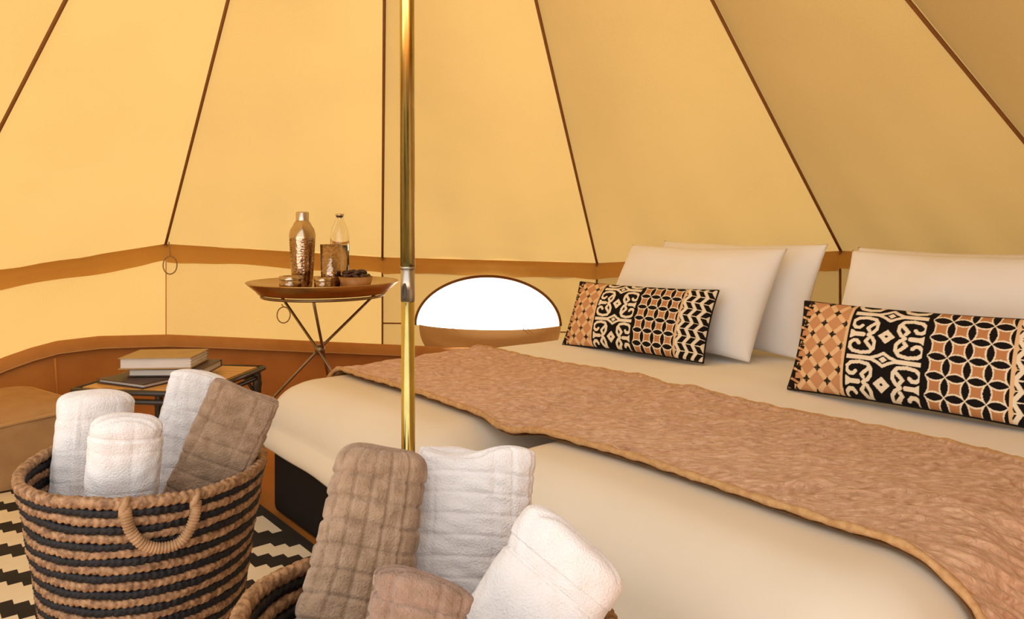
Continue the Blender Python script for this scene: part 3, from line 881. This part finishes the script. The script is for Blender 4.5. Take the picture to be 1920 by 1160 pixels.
# tumbler
Y = 2.97; c = at_tray(621, Y); k = Y/F; zt = lambda y: (YH-y)*k+HC-TZ
tu = obj('tumbler', *(lambda m: (m.v, m.f))(MB().lathe([(.0, 0), (17*k, 0), (18*k, .004), (20.5*k, zt(458)), (19.6*k, zt(458)), (17*k, .008), (.0, .007)], c, 40, cap=False)), M['hammered'],
         label='hammered silver tumbler standing between the shaker and the bottle', cat='tumbler')
# two small metal pots
for px, Y, rad, yt, lab in ((545, 2.88, 21, 517, 'small round silver pot in front of the shaker on the tray'), (606, 2.87, 16.5, 520, 'smaller silver pot in front of the tumbler on the tray')):
    c = at_tray(px, Y); k = Y/F; r = rad*k; h = (YH-yt)*k+HC-TZ
    o = root('small_pot', tuple(c), label=lab, cat='pot')
    MB().lathe([(.0, 0), (r*.9, 0), (r, .005), (r, h*.72), (r*.93, h*.74), (r*.93, .01), (.0, .008)], c, 32, cap=False).build('pot_body', M['hammered'], o)
    MB().lathe([(r*1.03, h*.74), (r*1.03, h*.93), (r*.95, h), (r*.7, h), (.66*r, h*.93), (.0, h*.93)], c, 32, cap=False).build('lid', M['silver'], o)
# wooden dish of dates
Y = 2.97; c = at_tray(664, Y); k = Y/F
c = at_tray(667, 2.96)
r1, r0 = 32*k, 25*k; h = .044
obj('wooden_dish', *(lambda m: (m.v, m.f))(MB().lathe([(.0, 0), (r0, 0), (r0*1.05, .003), (r1, h), (r1*.93, h), (r0*.9, .008), (.0, .007)], c, 40, cap=False)), M['bowl'],
    label='flared wooden dish of dates on the tray', cat='dish')
def date_mesh():
    mb = MB(); prof = []
    for q in range(9):
        a = PI*q/8; prof.append((max(1e-4, .0088*math.sin(a)**.8), -.016*math.cos(a)))
    mb.lathe(prof, (0, 0, 0), 14, cap=False); me = bpy.data.meshes.new('date'); me.from_pydata(mb.v, [], mb.f)
    me.materials.append(M['date']); me.polygons.foreach_set('use_smooth', [True]*len(me.polygons)); return me
dm = date_mesh()
spots = []
for k in range(8): spots.append((.038*math.cos(k*PI/4+.2), .038*math.sin(k*PI/4+.2), .030))
for k in range(5): spots.append((.017*math.cos(k*2*PI/5), .017*math.sin(k*2*PI/5), .034))
for k in range(4): spots.append((.022*math.cos(k*PI/2+.5), .022*math.sin(k*PI/2+.5), .047))
spots.append((-.030, .004, .044)); spots.append((.0, -.004, .018)); spots.append((.012, .014, .017)); spots.append((-.014, .01, .018))
for x, y, z in spots:
    d = bpy.data.objects.new('date', dm); COL.objects.link(d); d.location = c+Vector((x*1.25, y*1.25, z+.014))
    d.rotation_euler = (PI/2+random.uniform(-.35, .35), 0, random.uniform(0, PI)); s = random.uniform(1.1, 1.35); d.scale = (s, s, s)
    props(d, 'dark brown date heaped in the wooden dish', 'date', 'dates in the wooden dish')

# ---------------------------------------------------------------- low bamboo table with books
tp = Vector((-1.10, 2.44, 0)); rz = math.radians(-8); tw, td, th = .405, .42, .45
ex = Vector((math.cos(rz), math.sin(rz), 0)); ey = Vector((-ex.y, ex.x, 0))
bt = root('bamboo_table', (tp.x, tp.y, .004), label='low side table with woven rattan top and black bamboo frame', cat='table')
def TP(x, y, z): return tp+ex*x+ey*y+Vector((0, 0, z))
MB().box(TP(0, 0, th-.006), tw-.03, td-.03, .012, rz, .003).build('rattan_top', M['rattan'], bt, smooth=False)
strips = 26
for k in range(strips):
    y = -td/2+.02+(td-.04)*(k+.5)/strips
    MB().box(TP(0, y, th+.001), tw-.032, (td-.04)/strips*.86, .005, rz, .0012).build('rattan_strip', M['rattan'], bt, smooth=False)
cn = [(-tw/2, -td/2), (tw/2, -td/2), (tw/2, td/2), (-tw/2, td/2)]
for k in range(4):
    a, b = cn[k], cn[(k+1) % 4]
    MB().tube([TP(a[0], a[1], th-.004), TP((a[0]+b[0])/2, (a[1]+b[1])/2, th-.004), TP(b[0], b[1], th-.004)], .0085, 10).build('top_rail', M['bamboo_black'], bt)
    MB().tube([TP(a[0]*.93, a[1]*.93, th-.034), TP(b[0]*.93, b[1]*.93, th-.034)], .0085, 10).build('lower_rail', M['bamboo_black'], bt)
    MB().tube([TP(a[0]*.93, a[1]*.93, th*.35), TP(b[0]*.93, b[1]*.93, th*.35)], .008, 10).build('stretcher', M['bamboo_black'], bt)
for sx, sy in ((-.24, -.90), (.90, -.90), (.93, .90), (-.90, .90)):
    x, y = sx*tw/2, sy*td/2
    n = 31
    pts = [TP(x, y, .014+(th-.026)*k/(n-1)) for k in range(n)]
    MB().tube(pts, [.0135+(.0025 if k % 6 == 3 else 0) for k in range(n)], 14).build('leg', M['bamboo_black'], bt, label='black bamboo leg')
    MB().tube([TP(x*.98, y*.98, th-.09), TP(x*.8, y*.93, th-.036)], .006, 8).build('brace', M['bamboo_black'], bt)

def book(cx, cy, z0, w, d, h, ang, cov, name, label, tilt=0.):
    o = root(name, (cx, cy, z0), label=label, cat='book')
    o.rotation_euler = (0, tilt, 0)
    ct = .0028
    MB().box((cx, cy, z0+ct/2), w, d, ct, ang, .0008).build('back_cover', cov, o, smooth=False)
    MB().box((cx, cy, z0+h-ct/2), w, d, ct, ang, .0008).build('front_cover', cov, o, smooth=False)
    R = Matrix.Rotation(ang, 3, 'Z')
    mb = MB(); nl = 9
    for q in range(nl):                          # page block in slightly uneven gatherings
        hh = (h-2*ct)/nl; e = .001*math.sin(q*2.3)
        mb.box(Vector((cx, cy, z0+ct+hh*(q+.5)))+R@Vector((e, .004, 0)), w-.008+2*e, d-.010+2*e, hh*.96, ang)
    mb.build('pages', M['paper'], o, smooth=False)
    MB().box(Vector((cx, cy, z0+h/2))+R@Vector((0, d/2-ct/2, 0)), w, ct, h-2*ct-.0002, ang, .0006).build('spine', cov, o, smooth=False)
    return o
z0 = th+.0045
# thin dark notebook underneath at the left
book(-1.172, 2.355, z0, .205, .150, .014, math.radians(-25), M['cover_dark'], 'notebook', 'thin dark notebook lying at the bottom left of the books')
book(-1.095, 2.435, z0+.0155, .235, .17, .024, math.radians(2), M['cover_dark'], 'book', 'dark covered book in the middle of the stack on the bamboo table')
book(-1.125, 2.42, z0+.041, .222, .165, .036, math.radians(4), M['cover_tan'], 'book', 'thick book with ochre cover on top of the stack')
# leftover of a folded rust cloth on the stretcher rails
# ---------------------------------------------------------------- baskets
def basket(c, z1, r_top, prof, pitch, tx, ty, label, segs, lobes=52):
    """prof(z) -> radius; coils stacked from the floor to the rim, tilting a little towards the top"""
    o = root('woven_basket', (c[0], c[1], .014), label=label, cat='basket')
    n = int((z1-.02)/pitch); out = []
    for k in range(n+1):
        z = z1-k*pitch
        if z < .02: break
        dark = k % 2 == 1
        rr = pitch*(.56 if not dark else .54)
        if k == 0: rr = pitch*.66
        r = prof(z); fr = max(0, (z/z1))
        ph = np.linspace(0, 2*PI, segs, endpoint=False)[:, None]; th = np.linspace(0, 2*PI, 14, endpoint=False)[None, :]
        sl = 1.0*np.sin(th)                        # the strands cross the coil at a slant
        up2 = np.abs(np.sin(lobes*ph+2.1*sl+k*.9)); dn2 = np.abs(np.sin(lobes*ph-2.1*sl+k*.9+.6))
        lob = np.where(np.sin(th) > 0, up2, dn2)
        rad = rr*(.74+.40*lob**.7-.14*np.exp(-(np.sin(th)/.22)**2)*(np.cos(th) > 0))+.0005*np.sin(ph*37+k*3)
        R = r+.0008*np.sin(ph*5+k)+rad*np.cos(th)*(.95)
        wob = .0012*np.sin(3*ph+k*.7)+.0008*np.sin(11*ph+1.7*k)
        V = np.stack([c[0]+R*np.cos(ph), c[1]+R*np.sin(ph), z+wob+rad*np.sin(th)+fr*(tx*R*np.cos(ph)+ty*R*np.sin(ph))], -1)
        obj('rim' if k == 0 else 'woven_coil', V.reshape(-1, 3), gridfaces(segs, 14, wrap_m=True, wrap_n=True), M['dyed' if dark else 'natural'], o,
            label='braided natural rim' if k == 0 else 'black dyed coil' if dark else None)
    MB().lathe([(.0, .016), (prof(.03)-.004, .016), (prof(.03)-.004, .026), (.0, .026)], (c[0], c[1], 0), 48, cap=False).build('base', M['natural'], o)
    return o
LB = (-.61, 1.251); LZ = .55
def lprof(z):
    t = max(0, min(1, (LZ-z)/LZ)); return .182-.062*t*(1.55-.55*t)-.010*math.sin(PI*min(1, t*2.))*0
    
lb = basket(LB, LZ, .187, lprof, .0128, -.044, .006, 'tall striped black and natural seagrass basket of towels on the rug', 560)
RB = (-.095, .86); RZ = .500
def rprof(z):
    t = max(0, min(1, (RZ-z)/RZ)); return .21-.07*t
rb = basket(RB, RZ, .21, rprof, .0145, -.065, -.09, 'striped seagrass basket of towels cut by the bottom edge of the frame', 380, 48)

def on_basket(px, py, c, prof, extra, z1, tx, ty):
    Y = c[1]-.1
    for _ in range(30):
        z = HC-(py-YH)/F*Y; r = prof(z)+extra
        m = (px-960)/F; A = m*m+1; B = -2*(m*c[0]+c[1]); C = c[0]**2+c[1]**2-r*r
        D = max(0, B*B-4*A*C); Y = (-B-math.sqrt(D))/2/A
    return Vector(((px-960)/F*Y, Y, HC-(py-YH)/F*Y))
hp = [on_basket(x, y, LB, lprof, e, LZ, 0, 0) for x, y, e in ((236, 950, .004), (237, 968, .014), (245, 995, .018), (268, 1020, .020), (300, 1027, .020), (334, 1018, .020), (356, 992, .018), (366, 962, .014), (368, 938, .004))]
pts = catmull(hp, 24); L = len(pts)
MB().tube(pts, .0072, 12, rfun=lambda q: .0064+.0022*abs(math.sin(q*PI*44))).build('handle', M['handle'], lb, label='cord wrapped carrying handle')
for q in (0, -1):
    p = hp[q]; s = 1
    MB().tube([p+Vector((-.004, -.004, -.012)), p+Vector((.0, -.008, .0)), p+Vector((.005, -.002, .016))], [.005, .0065, .004], 8).build('handle_knot', M['handle'], lb)
hb = Vector((LB[0], LB[1], 0))

# ---------------------------------------------------------------- towels
def towel(Tp, Bp, hw, hd, mat, label, p=3.0, step=None, grid=.027, dome=.03, roll=0., seed=0, fold=.008, taper=.0, wave=.004, band=None, gd=1., rag=.003):
    """rolled towel from Bp (bottom centre) to Tp (top centre)"""
    T, B = Vector(Tp), Vector(Bp); ax = (T-B); L = ax.length; ax.normalize()
    view = ((T+B)/2-Vector((0, 0, HC))).normalized()
    wd = ax.cross(view).normalized(); wd = -wd if wd.x < 0 else wd
    dp = ax.cross(wd).normalized(); dp = dp if dp.dot(view) < 0 else -dp     # towards the viewer
    R = Matrix.Rotation(roll, 3, ax); wd = R@wd; dp = R@dp
    na = 240; nl = 190; nc = 30
    th = np.linspace(0, 2*PI, na, endpoint=False)
    ce, se = np.cos(th), np.sin(th)
    bx = np.sign(ce)*np.abs(ce)**(2/p); by = np.sign(se)*np.abs(se)**(2/p)
    bl = np.hypot(np.gradient(bx*hw), np.gradient(by*hd)); s = np.cumsum(bl)            # arc length round
    st = 0 if step is None else step
    fr = ((th-st)/(2*PI)) % 1
    rows = []
    def grooves(sv, zv):
        a = np.abs(((sv/grid) % 1)-.5)*grid; b = np.abs(((zv/grid) % 1)-.5)*grid
        return -.0032*np.exp(-((grid/2-a)/.0026)**2)-.0030*np.exp(-((grid/2-b)/.0026)**2)
    for q in range(nl):
        z = L*(q/(nl-1)); zz = (L-dome)*(q/(nl-1))
        rows.append((zz, 1.0))
    P3 = []
    for q, (zz, _) in enumerate(rows):
        t = zz/L
        sc = 1-taper*t
        off = gd*grooves(s+.004*np.sin(zz*17+seed), np.full(na, zz)+.0015*np.sin(th*3+seed)) if grid else 0
        pt = np.stack([bx*hw*sc, by*hd*sc, np.full(na, zz)], -1)
        nz = wave*fnoise(pt, 22, seed+1)+.0012*fnoise(pt, 90, seed+2)+.0008*fnoise(pt, 260, seed+3)
        rad = 1+(.07*fr if step is not None else 0)
        nx, ny = bx, by
        l = np.hypot(nx, ny); nx, ny = nx/l, ny/l
        if band is not None: nz = nz-.0035*math.exp(-((zz-(L-band))/.0028)**2)-.0015*(abs(zz-(L-band)-.009) < .006)
        # little droop where the roll opens near the top
        x = pt[:, 0]*rad+nx*(off+nz); y = pt[:, 1]*rad+ny*(off+nz)
        P3.append(np.stack([x, y, np.full(na, zz)], -1))
    last = P3[-1]
    # soft closed end: the roll's outer layer rounds over, with a few shallow fold lines
    for q in range(1, nc+1):
        a = q/nc*PI/2
        rho = max(.0, math.cos(a))**(2/3.2); zz = (L-dome)+dome*math.sin(a)**(2/2.4)
        xy = last[:, :2]*rho
        pt = np.stack([xy[:, 0], xy[:, 1], np.full(na, zz)], -1)
        edge = rag*fnoise(pt, 55, seed+5)*min(1, q/6)
        yn = xy[:, 1]/hd+.12*np.sin(xy[:, 0]/hw*2+seed)
        fl_ = -fold*(np.exp(-((yn-.28)/.10)**2)+.8*np.exp(-((yn+.30)/.10)**2)+.5*np.exp(-((yn-.72)/.08)**2))*min(1, q/10)
        P3.append(np.stack([xy[:, 0], xy[:, 1], zz+edge+fl_], -1))
    G = np.stack(P3)                                # (rows, na, 3)
    Wd = G[..., 0:1]*np.array(wd)+G[..., 1:2]*np.array(dp)+G[..., 2:3]*np.array(ax)+np.array(B)
    n = G.shape[0]
    f = gridfaces(n, na, wrap_m=True)+[tuple(range(na))[::-1]]
    return obj('rolled_towel', Wd.reshape(-1, 3), f, M[mat], label=label, cat='towel')

# in the tall basket
towel(P(181, 733, 1.31), P(160, 1010, 1.27), .059, .040, 'white_towel', 'wide white rolled towel at the left of the tall basket', p=2.8, step=1.9, seed=1, gd=.2, grid=.05, dome=.022, wave=.003)
towel(P(246, 778, 1.17), P(222, 985, 1.165), .0505, .034, 'white_towel', 'small white rolled towel in front in the tall basket', p=2.5, step=4.6, seed=2, gd=.2, grid=.06, dome=.020, wave=.003, band=.03)
towel(P(376, 698, 1.39), P(295, 980, 1.33), .050, .030, 'white_towel', 'white rolled towel tucked behind the brown one in the tall basket', p=3.2, step=2.6, seed=3, gd=.2, grid=.05, dome=.012)
towel(P(463, 728, 1.27), P(350, 990, 1.24), .058, .026, 'brown_towel', 'brown folded towel leaning right in the tall basket', p=5.0, step=2.3, seed=4, gd=.6, grid=.030, dome=.007, wave=.002, fold=.004)
# in the near basket
towel(P(722, 834, .96), P(640, 1265, .86), .070, .046, 'brown_towel', 'large brown rolled towel with checked weave at the left of the near basket', p=2.5, step=1.05, seed=5, grid=.027, dome=.030, taper=.27)
towel(P(897, 842, 1.02), P(872, 1240, .96), .078, .034, 'white_towel', 'large white rolled towel with checked weave in the middle of the near basket', p=3.8, step=5.6, seed=6, gd=.45, grid=.026, dome=.012, fold=.016, rag=.008)
towel(P(1092, 1004, .86), P(905, 1285, .81), .066, .042, 'white_towel', 'white rolled towel leaning right in the near basket', p=2.8, step=4.2, seed=7, grid=None, dome=.024, band=.060)
towel(P(800, 1078, .745), P(735, 1330, .71), .049, .026, 'brown_towel2', 'small taupe towel in front in the near basket', p=3.6, step=1.6, seed=8, grid=.024, dome=.010)
towel(P(1118, 1140, .90), P(1040, 1330, .88), .040, .032, 'white_towel', 'white towel end just showing at the lower right rim of the near basket', p=2.6, step=1.6, seed=10, grid=None, dome=.016)
for o in bpy.data.objects:
    if '_o' in o: del o['_o']
